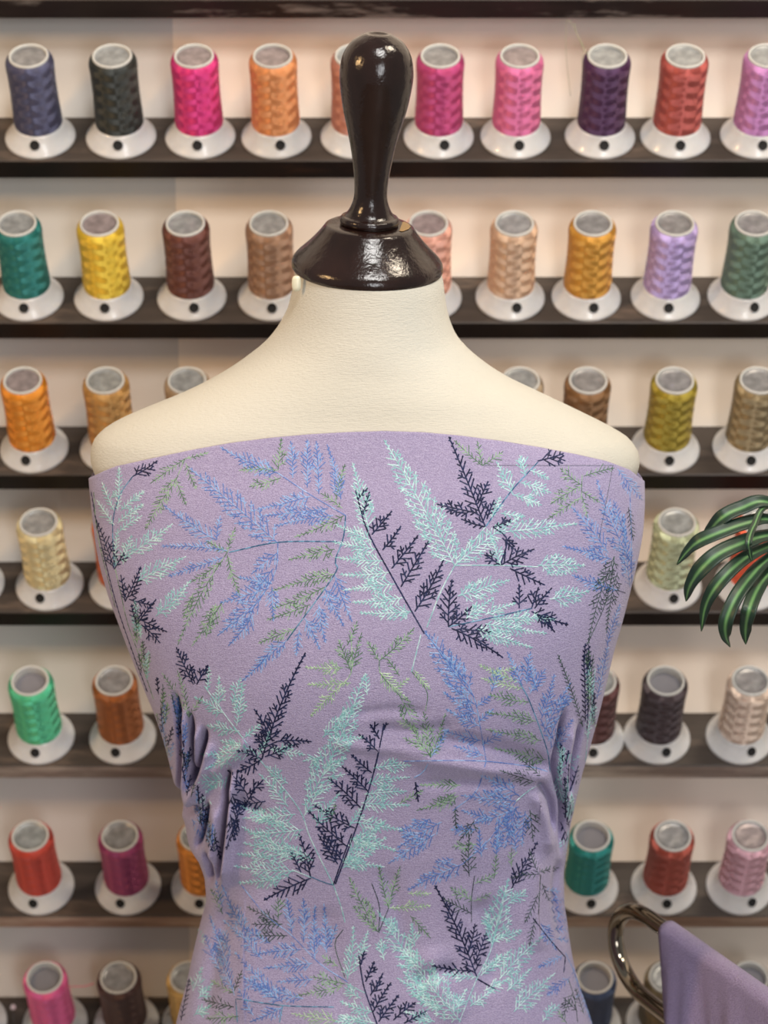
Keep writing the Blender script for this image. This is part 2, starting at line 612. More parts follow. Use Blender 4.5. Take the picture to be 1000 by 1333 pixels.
# pearl-headed pin stuck in the bottom shelf
hp = at(17, 1311, YR + 0.010)
tfh = SH['H']
s_ = (hp.y - tfh.y) / U.y
ft = Vector((hp.x + 0.001, hp.y, tfh.z + U.z * s_))
rp = empty('pin', ft, 'tiny pearl-headed pin left of the rose pink spool on the bottom shelf', 'pin')
v, f = tube([Vector((0, 0, -0.0004)), hp - ft], 0.0005, 8)
mesh_obj('shaft', v, f, plain('pin_steel', lin(90, 86, 84), 0.3, Metallic=0.9), rp)
v, f = lathe([(0.0027 * math.sin(math.pi * i / 12) if 0 < i < 12 else 0, -0.0027 * math.cos(math.pi * i / 12)) for i in range(13)], 20)
mesh_obj('pearl_head', [Vector(q) + hp - ft for q in v], f, plain('pearl', lin(232, 214, 214), 0.2), rp)

# ------------------------------------------------------------------ mannequin
YM = 1.50
PX = YM / F
# ypx, x left, x right, front depth, back depth (m), exponent
BODY = [
    (346, 385, 573, .051, .051, 2.0), (360, 384, 577, .052, .052, 2.0), (385, 380, 580, .054, .054, 2.0), (405, 375, 584, .056, .056, 2.0),
    (430, 362, 593, .059, .058, 2.0), (450, 345, 608, .061, .060, 2.05), (470, 318, 631, .063, .061, 2.1), (490, 284, 661, .066, .062, 2.1),
    (510, 242, 701, .069, .063, 2.15), (530, 193, 743, .072, .064, 2.2), (545, 158, 774, .075, .065, 2.25), (558, 135, 800, .077, .066, 2.3),
    (572, 121, 822, .079, .068, 2.4), (590, 116, 834, .082, .070, 2.45), (615, 116, 837, .087, .073, 2.5), (660, 124, 834, .092, .078, 2.5),
    (720, 134, 824, .099, .084, 2.5), (800, 161, 804, .106, .088, 2.45), (880, 192, 784, .104, .086, 2.4), (960, 224, 762, .094, .080, 2.35),
    (1060, 258, 736, .082, .074, 2.3), (1160, 276, 729, .074, .072, 2.3), (1250, 262, 738, .080, .080, 2.3), (1333, 240, 760, .088, .088, 2.3),
    (1450, 225, 785, .094, .098, 2.3), (1600, 225, 785, .094, .098, 2.3)]


def ring_interp(tab, n):
    """resample the ring table against equal steps of y with monotone cubic-ish smoothing"""
    T_ = np.array(tab, float)
    ys = T_[:, 0]
    out = []
    yy = np.linspace(ys[0], ys[-1], n)
    # finite-difference (Fritsch-Carlson limited) hermite
    for col in range(1, T_.shape[1]):
        v = T_[:, col]
        d = np.diff(v) / np.diff(ys)
        m = np.zeros(len(v))
        m[0], m[-1] = d[0], d[-1]
        for i in range(1, len(v) - 1):
            if d[i - 1] * d[i] > 0:
                h0, h1 = ys[i] - ys[i - 1], ys[i + 1] - ys[i]
                m[i] = (h0 + h1) / (((2 * h1 + h0) / 3) / d[i - 1] * 1.0 + ((h1 + 2 * h0) / 3) / d[i]) if True else 0
        k = np.clip(np.searchsorted(ys, yy, side='right') - 1, 0, len(ys) - 2)
        h = ys[k + 1] - ys[k]
        t = (yy - ys[k]) / h
        h00 = 2 * t ** 3 - 3 * t ** 2 + 1
        h10 = t ** 3 - 2 * t ** 2 + t
        h01 = -2 * t ** 3 + 3 * t ** 2
        h11 = t ** 3 - t ** 2
        out.append(h00 * v[k] + h10 * h * m[k] + h01 * v[k + 1] + h11 * h * m[k + 1])
    return np.column_stack([yy] + out)


def ring_point(row, th):
    """row = y, xl, xr, bf, bb, n ; th measured so that th=-pi/2 faces the camera"""
    y, xl, xr, bf, bb, n = row
    L = at(xl, y, YM)
    R = at(xr, y, YM)
    a = (R.x - L.x) / 2
    cx = (R.x + L.x) / 2
    c, s = math.cos(th), math.sin(th)
    k = (abs(c) ** n + abs(s) ** n) ** (-1.0 / n)
    b = bf if s < 0 else bb
    return Vector((cx + a * c * k, YM + b * s * k, L.z)), a, cx


root_m = empty('dress_form', (at(480, 1160, YM).x, YM, 0), 'cream canvas dress form with a glossy dark wooden neck cap and knob', 'mannequin')
inv_off = -Vector(root_m.location)


def child_local(o):
    for v in o.data.vertices:
        v.co += inv_off
    return o


BT = ring_interp(BODY, 220)
SEG = 144
vs, fs = [], []
tan17, tan3 = math.tan(math.radians(12)), math.tan(math.radians(3))
for row in BT:
    y = row[0]
    wgt = max(0.0, min(1.0, (520 - y) / 130.0))
    wgt = wgt * wgt * (3 - 2 * wgt)
    inset = 0.0022 + 0.0220 * max(0.0, min(1.0, (y - 600) / 110.0))
    if y < 545:
        inset = 0.0
    elif y < 600:
        inset = 0.0022 * (y - 545) / 55
    for k in range(SEG):
        th = 2 * math.pi * k / SEG
        p, a, cx = ring_point(row, th)
        b = row[3] if math.sin(th) < 0 else row[4]
        q = Vector((cx + (p.x - cx) * (1 - inset / a), YM + (p.y - YM) * (1 - inset / b), p.z))
        q.z += ((q.y - YM) * tan17 - (q.x - cx) * tan3) * wgt
        vs.append(q)
nr = len(BT)
for i in range(nr - 1):
    for k in range(SEG):
        k2 = (k + 1) % SEG
        fs.append((i * SEG + k, (i + 1) * SEG + k, (i + 1) * SEG + k2, i * SEG + k2))
fs.append(tuple(range(SEG)))
fs.append(tuple(reversed(range((nr - 1) * SEG, nr * SEG))))

m = NT('cream_canvas')
co = m.coord()
spk = m.noise(co, 420, 2, 0.6)
spots = m.ramp(m.noise(co, 60, 4, 0.7), [(0.70, (0, 0, 0, 1)), (0.78, (1, 1, 1, 1))])
basec = m.ramp(m.noise(co, 7, 4), [(0.3, lin(203, 199, 186)), (0.7, lin(211, 207, 195))])
basec = m.mix(m.math('MULTIPLY', spots, 0.25), basec, lin(180, 166, 138))
m.l(basec, m.b.inputs['Base Color'])
m.set(Roughness=0.85)
wv = m.noise(co, 500, 3, 0.6, (0.35, 1, 2.2))
m.bump(m.math('ADD', wv, m.math('MULTIPLY', spk, 0.6)), 0.45, 0.0012)
M_canvas = m.m
child_local(mesh_obj('torso', vs, fs, M_canvas, root_m))

m = NT('glossy_dark_brown_lacquer')
co = m.coord()
gr = m.noise(co, 30, 5, 0.6, (1, 1, 0.25))
lc = m.ramp(gr, [(0.3, lin(24, 14, 12)), (0.75, lin(44, 27, 23))])
chip = m.ramp(m.noise(co, 55, 5, 0.7), [(0.69, (0, 0, 0, 1)), (0.72, (1, 1, 1, 1))])
m.l(m.mix(m.math('MULTIPLY', chip, 0.35), lc, lin(120, 92, 60)), m.b.inputs['Base Color'])
m.set(Roughness=0.16)
m.b.inputs['Coat Weight'].default_value = 0.0
m.b.inputs['Coat Roughness'].default_value = 0.08
hb = m.math('ADD', m.noise(co, 140, 4, 0.65), m.math('MULTIPLY', m.noise(co, 25, 3), 0.6))
m.bump(hb, 0.38, 0.0014)
M_lac = m.m

org = at(478, 352, YM)
ax = Vector((math.sin(math.radians(2.8)), -math.sin(math.radians(12)), 1)).normalized()
ax = Vector((math.sin(math.radians(2.8)), -math.sin(math.radians(12)), math.cos(math.radians(12)))).normalized()
xx = Vector((1, 0, 0))
xx = (xx - ax * xx.dot(ax)).normalized()
capm = Matrix((xx, ax.cross(xx), ax)).transposed().to_4x4()
capm = Matrix.Translation(org) @ capm


def cap_part(name, prof, seg=72, mat=None):
    v, f = lathe([(r * PX, h * PX) for r, h in prof], seg)
    v = [capm @ Vector(q) for q in v]
    return child_local(mesh_obj(name, v, f, mat or M_lac, root_m))


cap_part('neck_cap', [(0, -1), (92, -1), (96, 0), (98, 3), (98.4, 7), (97.5, 12), (95, 16), (91.5, 20)] +
         [(91.5 - 32.5 * t - 2.0 * math.sin(math.pi * t), 20 + 36 * t) for t in (.2, .4, .6, .8, 1)] + [(57, 59), (53, 61), (46, 61.6), (30, 61.6), (0, 61.6)])
knob_prof = [(0, 61), (34, 61), (37, 62), (38, 65), (38, 69), (36.5, 71.5), (33, 73)] + \
    [tuple(q) for q in catmull([(33, 73), (29, 77), (25.2, 84), (22.4, 92), (21.2, 101), (21.6, 115), (23.2, 130), (27.6, 157), (34, 185), (41, 213), (45.6, 240), (46.6, 256), (44.6, 272), (39.5, 285), (31, 296), (20, 303), (15.5, 305)], 70)] + \
    [(13, 305), (11, 304.2), (9.5, 303.2), (0, 303)]
cap_part('neck_knob', knob_prof)
# small gold-brown crescent laid on the cap top beside the collar
M_gold_patch = plain('gold_brown_patch', lin(150, 118, 72), 0.5)
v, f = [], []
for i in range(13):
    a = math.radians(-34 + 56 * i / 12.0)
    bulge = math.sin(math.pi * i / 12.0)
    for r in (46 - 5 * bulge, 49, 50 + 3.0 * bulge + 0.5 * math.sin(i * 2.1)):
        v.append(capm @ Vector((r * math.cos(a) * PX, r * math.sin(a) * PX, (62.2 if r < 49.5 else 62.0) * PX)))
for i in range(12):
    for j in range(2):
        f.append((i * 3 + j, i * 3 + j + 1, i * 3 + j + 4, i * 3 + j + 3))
o = child_local(mesh_obj('gold_patch', v, f, M_gold_patch, root_m))
o['label'] = 'gold patch on the cap top'
# plastic tag pin at the neck, left
tg = at(386, 369, YM - 0.03)
v, f = lathe([(0, -.0075), (.003, -.0068), (.0042, -.004), (.0045, 0), (.0042, .004), (.003, .0068), (0, .0075)], 20)
v = [tg + Vector((q[0], q[1] * 0.5, q[2])) * 0.72 for q in v]
o = child_local(mesh_obj('neck_button', v, f, plain('ivory_plastic', lin(226, 222, 196), 0.3), root_m))
# hidden pole and foot that carry the form
M_pole = plain('dark_metal_pole', lin(40, 36, 36), 0.35, Metallic=0.8)
zb = at(480, 1600, YM).z
v, f = tube([Vector((root_m.location.x, YM, 0.03)), Vector((root_m.location.x, YM, zb + .01))], 0.016, 20)
child_local(mesh_obj('stand_pole', v, f, M_pole, root_m))
v, f = lathe([(0, 0), (.15, 0), (.155, .006), (.15, .016), (.06, .03), (.02, .045), (0, .045)], 48)
v = [Vector(q) + Vector((root_m.location.x, YM, 0)) for q in v]
child_local(mesh_obj('stand_base', v, f, M_pole, root_m))

# ------------------------------------------------------------------ draped fabric
FAB = [
    (515, 229, 712, .0735, .066, 2.17), (532, 186, 749, .0755, .067, 2.22), (548, 153, 779, .0775, .068, 2.3), (560, 133, 803, .0795, .069, 2.35), (575, 121, 825, .082, .071, 2.42), (592, 117.5, 834.5, .085, .073, 2.5), (618, 117.5, 837.5, .0905, .077, 2.5), (640, 119, 837.5, .0945, .081, 2.5),
    (680, 123, 835, .100, .086, 2.5), (720, 130, 828, .105, .090, 2.5), (760, 142, 818, .110, .092, 2.5), (800, 157, 808, .113, .094, 2.45),
    (840, 172, 797, .114, .094, 2.4), (880, 187, 788, .112, .092, 2.4), (920, 202, 779, .107, .090, 2.35), (960, 214, 769, .101, .088, 2.3),
    (1000, 224, 758, .096, .085, 2.3), (1030, 231, 751, .0935, .083, 2.3), (1048, 236, 747, .092, .082, 2.3), (1062, 241, 744, .091, .081, 2.3), (1090, 247, 740, .088, .080, 2.3),
    (1112, 260, 737, .0865, .079, 2.3), (1140, 268, 735, .085, .078, 2.3), (1165, 270, 735, .0845, .078, 2.3), (1200, 262, 739, .086, .080, 2.3), (1240, 252, 744, .090, .085, 2.3),
    (1280, 243, 753, .094, .09, 2.3), (1333, 229, 770, .099, .096, 2.3), (1420, 212, 795, .106, .104, 2.3), (1520, 205, 805, .108, .108, 2.3)]
TOPX = [100, 118, 135, 150, 200, 250, 300, 350, 400, 450, 500, 550, 600, 650, 700, 750, 790, 820, 838, 860]
TOPY = [628, 622, 614, 608, 597, 586.5, 577.5, 571, 566.5, 563.5, 562, 563.5, 568, 574.5, 582.5, 592, 601, 612, 626, 634]
FT = ring_interp(FAB, 400)
FYS = FT[:, 0]


def fab_row(y):
    return [float(np.interp(y, FYS, FT[:, c])) if c else y for c in range(6)]


# creases: polyline, depth mm (negative = valley, positive = ridge), half width px
CREASE = [
    ([(228, 905), (233, 950), (234, 1000), (229, 1040)], -6, 3.2), ([(246, 930), (250, 980), (250, 1025)], -6.5, 3.2), ([(266, 950), (262, 985), (252, 1018)], -6.5, 3.4),
    ([(240, 925), (242, 980), (240, 1040)], 2.5, 4.0), ([(258, 945), (257, 985), (252, 1015)], 2.5, 4.0),
    ([(275, 965), (262, 1012), (240, 1052)], 3.0, 7.0),
    ([(232, 1036), (241, 1056), (258, 1052)], -5, 4.0),
    ([(298, 1000), (295, 1045), (290, 1090), (284, 1150)], -5.5, 3.4), ([(304, 1005), (303, 1050), (298, 1100), (290, 1160)], 3.0, 5.0),
    ([(269, 1045), (265, 1075), (256, 1105)], -4.5, 3.4), ([(282, 1050), (280, 1085), (274, 1125)], 2.0, 6.0),
    ([(268, 1110), (272, 1130), (274, 1150)], -4, 4),
    ([(330, 960), (300, 985), (270, 1010)], 1.6, 10), ([(350, 1060), (320, 1050), (300, 1035)], -1.0, 8),
    ([(735, 925), (728, 965), (722, 1000), (733, 1050), (731, 1110)], -5.5, 3.2), ([(757, 940), (748, 990), (741, 1040)], -4.5, 3.2),
    ([(746, 940), (736, 1000), (742, 1060)], 2.5, 5), ([(700, 1015), (718, 1045), (723, 1085)], -3.5, 4.0), ([(690, 1030), (708, 1065), (716, 1110)], 2.2, 8),
    ([(560, 962), (620, 968), (680, 984), (716, 1003)], -2.6, 10), ([(520, 985), (600, 996), (680, 1010), (716, 1010)], 1.8, 9), ([(540, 1020), (620, 1018), (700, 1012)], -1.4, 8),
    ([(480, 948), (540, 952), (600, 945)], -1.4, 9), ([(430, 968), (500, 975), (570, 978)], 1.0, 8), ([(455, 930), (520, 925), (560, 930)], -0.9, 7),
    ([(700, 1110), (690, 1180), (700, 1240)], 1.8, 16), ([(730, 1120), (725, 1170), (735, 1230)], -2.6, 6),
    ([(620, 1170), (640, 1220), (640, 1300)], -2.0, 18), ([(560, 1230), (570, 1280), (600, 1330)], 1.6, 20), ([(420, 1180), (430, 1240), (450, 1333)], -1.6, 20),
    ([(350, 1160), (330, 1230), (320, 1333)], 2.0, 22), ([(300, 1170), (280, 1240), (262, 1333)], -2.2, 12), ([(500, 1130), (520, 1190), (530, 1260)], -1.2, 14),
    ([(600, 1262), (560, 1268), (540, 1280)], -1.6, 10),
]
CR = []
for pts, d, hw in CREASE:
    q = [np.array(p) for p in catmull(pts, 14)]
    CR.append((q, d * 0.001, hw))


def crease(px, py):
    tot = 0.0
    for q, d, hw in CR:
        best = 1e9
        bt = 0
        n = len(q) - 1
        if abs(px - q[n // 2][0]) > 160 + 4 * hw or abs(py - q[n // 2][1]) > 160 + 4 * hw:
            continue
        for i in range(n):
            ax_, ay = q[i]
            bx, by = q[i + 1]
            dx, dy = bx - ax_, by - ay
            t = ((px - ax_) * dx + (py - ay) * dy) / (dx * dx + dy * dy + 1e-9)
            t = 0 if t < 0 else 1 if t > 1 else t
            e = (px - ax_ - t * dx) ** 2 + (py - ay - t * dy) ** 2
            if e < best:
                best, bt = e, (i + t) / n
        g_ = math.exp(-best / (hw * hw))
        if g_ > 0.002:
            end = min(1.0, bt / 0.18 + 0.15, (1 - bt) / 0.18 + 0.15)
            tot += d * g_ * end
    return tot


FSEG, FROW = 540, 380
THS = [-math.pi * 1.06 + 1.12 * math.pi * k / 450 for k in range(450)] + [math.pi * 0.06 + 0.88 * math.pi * k / 90 for k in range(90)]
cols = []
for k in range(FSEG):
    th = THS[k]
    c, s = math.cos(th), math.sin(th)
    y = 590.0
    for _ in range(20):
        p, a, cx = ring_point(fab_row(y), th)
        pf = Vector((p.x, YM - abs(p.y - YM), p.z))
        px, py = to_px(pf)
        want = float(np.interp(px, TOPX, TOPY))
        y += (want - py) * 0.7
    cols.append((th, max(516.0, y)))
vs, uvl = [], []
Y1 = 1515.0
for j in range(FROW + 1):
    t = j / FROW
    for th, y0 in cols:
        y = y0 + (Y1 - y0) * t
        row = fab_row(y)
        p, a, cx = ring_point(row, th)
        out = Vector((math.cos(th) / a, math.sin(th) / (row[3] if math.sin(th) < 0 else row[4]), 0)).normalized()
        if p.y < YM + 0.03:
            px, py = to_px(p)
            if py > 885:
                p = p + (out * 0.45 + Vector((0, -0.8, 0)) if (px < 320 or px > 700) else out) * max(-0.016, crease(px, py) * (2.7 if px < 320 else 2.2))
            # cloth bridging hints: very shallow broad waviness
            p = p + out * 0.0006 * math.sin(px * 0.021 + py * 0.013) * min(1, max(0, (py - 620) / 60))
        vs.append(p)
fs = []
for j in range(FROW):
    for k in range(FSEG):
        k2 = (k + 1) % FSEG
        fs.append((j * FSEG + k, (j + 1) * FSEG + k, (j + 1) * FSEG + k2, j * FSEG + k2))
# turned-in edge at the top
n0 = len(vs)
for k, (th, y0) in enumerate(cols):
    p = vs[k]
    row = fab_row(y0)
    _, a, cx = ring_point(row, th)
    out = Vector((math.cos(th) / a, math.sin(th) / row[3], 0)).normalized()
    vs.append(p - out * 0.0005 + Vector((0, 0, 0.0005)))
for k, (th, y0) in enumerate(cols):
    p = vs[k]
    row = fab_row(y0)
    _, a, cx = ring_point(row, th)
    out = Vector((math.cos(th) / a, math.sin(th) / row[3], 0)).normalized()
    vs.append(p - out * 0.0008 - Vector((0, 0, 0.003)))
for k in range(FSEG):
    k2 = (k + 1) % FSEG
    fs.append((k, k2, n0 + k2, n0 + k))
    fs.append((n0 + k, n0 + k2, n0 + FSEG + k2, n0 + FSEG + k))
bvh = BVHTree.FromPolygons(vs, fs)
nfab = len(fs)
fmat = [0] * nfab

# ---- embroidery: every stitch a small raised ridge lying on the cloth
WID = {'N': 2.3, 'B': 1.5, 'M': 1.6, 'G': 1.3, 'D': 1.35, 'T': 1.8, 'P': 1.35}
IDX = {'N': 1, 'B': 2, 'M': 3, 'G': 4, 'D': 5, 'T': 6, 'P': 7}
origin = Vector((0, 0, CZ))
cache = {}


def hit(px, py):
    d = (at(px, py, 1.0) - origin).normalized()
    loc, nrm_, idx, dist = bvh.ray_cast(origin, d)
    if loc is None or loc.y > YM + 0.01:
        return None
    if nrm_.dot(d) > 0:
        nrm_ = -nrm_
    return loc, nrm_, d


ST = [0]


def stitch(col, x0, y0, x1, y1, wpx=None):
    A = hit(x0, y0)
    B = hit(x1, y1)
    if not A or not B:
        return
    if (A[0] - B[0]).length > 0.02:
        return
    w_ = (wpx or WID[col]) * 0.5 * PX
    t = (B[0] - A[0])
    if t.length < 1e-6:
        return
    t.normalize()
    i0 = len(vs)
    n_ = (A[1] + B[1]).normalized()
    sd = t.cross(n_)
    if sd.length < 1e-5:
        return
    sd.normalize()
    hh = w_ * (0.75 + 0.3 * random.random())
    for f_, h_, ws in ((0, 0.2, .8), (0.5, 1.0, 1.0), (1, 0.2, .8)):
        p = A[0].lerp(B[0], f_)
        vs.append(p + sd * (w_ * ws) - n_ * 0.00003)
        vs.append(p + n_ * (0.00012 + hh * h_))
        vs.append(p - sd * (w_ * ws) - n_ * 0.00003)
    alt = 7 if random.random() < 0.42 else 0
    for r_ in (0, 3):
        fs.append((i0 + r_, i0 + r_ + 1, i0 + r_ + 4, i0 + r_ + 3))
        fs.append((i0 + r_ + 1, i0 + r_ + 2, i0 + r_ + 5, i0 + r_ + 4))
        fmat.append(IDX[col] + alt)
        fmat.append(IDX[col] + alt)
    ST[0] += 1


def poly(col, pts, wpx=None, step=7.0):
    q = catmull(pts, max(3, 6 * (len(pts) - 1))) if len(pts) > 2 else [np.array(p, float) for p in pts]
    L = [0]
    for a, b in zip(q[:-1], q[1:]):
        L.append(L[-1] + float(np.hypot(*(b - a))))
    n = max(1, int(L[-1] / step))
    prev = None
    for i in range(n + 1):
        s = L[-1] * i / n
        x = np.interp(s, L, [p[0] for p in q])
        y = np.interp(s, L, [p[1] for p in q])
        if prev is not None:
            stitch(col, prev[0], prev[1], x + (x - prev[0]) * .12, y + (y - prev[1]) * .12, wpx)
        prev = (x, y)


R = random.uniform


def frond(col, bx, by, tx, ty, w_, curve=0.0, side=0):
    """fern sprig from base to tip; w_ = half width; side -1/+1 keeps leaflets on one side only"""
    L = math.hypot(tx - bx, ty - by)
    if L < 3:
        return
    ux, uy = (tx - bx) / L, (ty - by) / L
    nx, ny = -uy, ux
    mx, my = (bx + tx) / 2 + nx * curve * L, (by + ty) / 2 + ny * curve * L

    def P(f):
        a, b, c = (1 - f) ** 2, 2 * f * (1 - f), f * f
        return a * bx + b * mx + c * tx, a * by + b * my + c * ty

    def D(f):
        dx = 2 * (1 - f) * (mx - bx) + 2 * f * (tx - mx)
        dy = 2 * (1 - f) * (my - by) + 2 * f * (ty - my)
        l = math.hypot(dx, dy)
        return dx / l, dy / l
    n = max(2, int(L / 7))
    for i in range(n):
        a, b = P(i / n), P((i + 1) / n)
        stitch(col, a[0], a[1], b[0], b[1])
    step = {'N': 6.8, 'B': 5.2, 'M': 5.0, 'G': 5.6, 'D': 5.6, 'P': 5.0}[col]
    if w_ > 9:
        step *= 1.25
    if w_ > 16:
        step *= 1.2
    s = step * 0.6
    while s < L:
        f = s / L
        prof = min(1.0, (f + 0.30) / 0.5) * (1 - f) ** 0.75 if w_ > 7 else min(1.0, 0.55 + f) * (1 - f * f) ** 0.5
        for sg in (-1, 1):
            if side and sg != side:
                continue
            ff = min(1, f + (0.35 * step / L if sg > 0 else 0))
            x, y = P(ff)
            dx, dy = D(ff)
            ang = math.radians(R(38, 54)) * sg
            ca, sa = math.cos(ang), math.sin(ang)
            lx, ly = dx * ca - dy * sa, dx * sa + dy * ca
            ln = max(3.2, w_ * prof / 0.72) * R(0.85, 1.12)
            if ln < 7.5:
                stitch(col, x, y, x + lx * ln, y + ly * ln)
                continue
            # leaflet with paired barbs
            k = max(1, int(ln / 7.2))
            px_, py_ = x, y
            bend = R(-0.10, 0.02) * sg
            hx, hy = lx, ly
            for q in range(k):
                c_, s_ = math.cos(bend), math.sin(bend)
                hx, hy = hx * c_ - hy * s_, hx * s_ + hy * c_
                x2, y2 = px_ + hx * ln / k, py_ + hy * ln / k
                stitch(col, px_, py_, x2, y2)
                for bs in (-1, 1):
                    if q == 0 and R(0, 1) < 0.45:
                        continue
                    ba = math.radians(R(38, 56)) * bs
                    cb, sb = math.cos(ba), math.sin(ba)
                    ox, oy = hx * cb - hy * sb, hx * sb + hy * cb
                    bl = (6.4 if col in 'NM' else 5.4) * R(0.75, 1.1) * (1 - 0.25 * q / k)
                    t0 = R(0.45, 0.75)
                    sx, sy = px_ + (x2 - px_) * t0, py_ + (y2 - py_) * t0
                    stitch(col, sx, sy, sx + ox * bl, sy + oy * bl)
                px_, py_ = x2, y2
            stitch(col, px_, py_, px_ + hx * 4.2, py_ + hy * 4.2)
        s += step * R(0.9, 1.1)
    dx, dy = D(1)
    stitch(col, tx, ty, tx + dx * 4, ty + dy * 4)


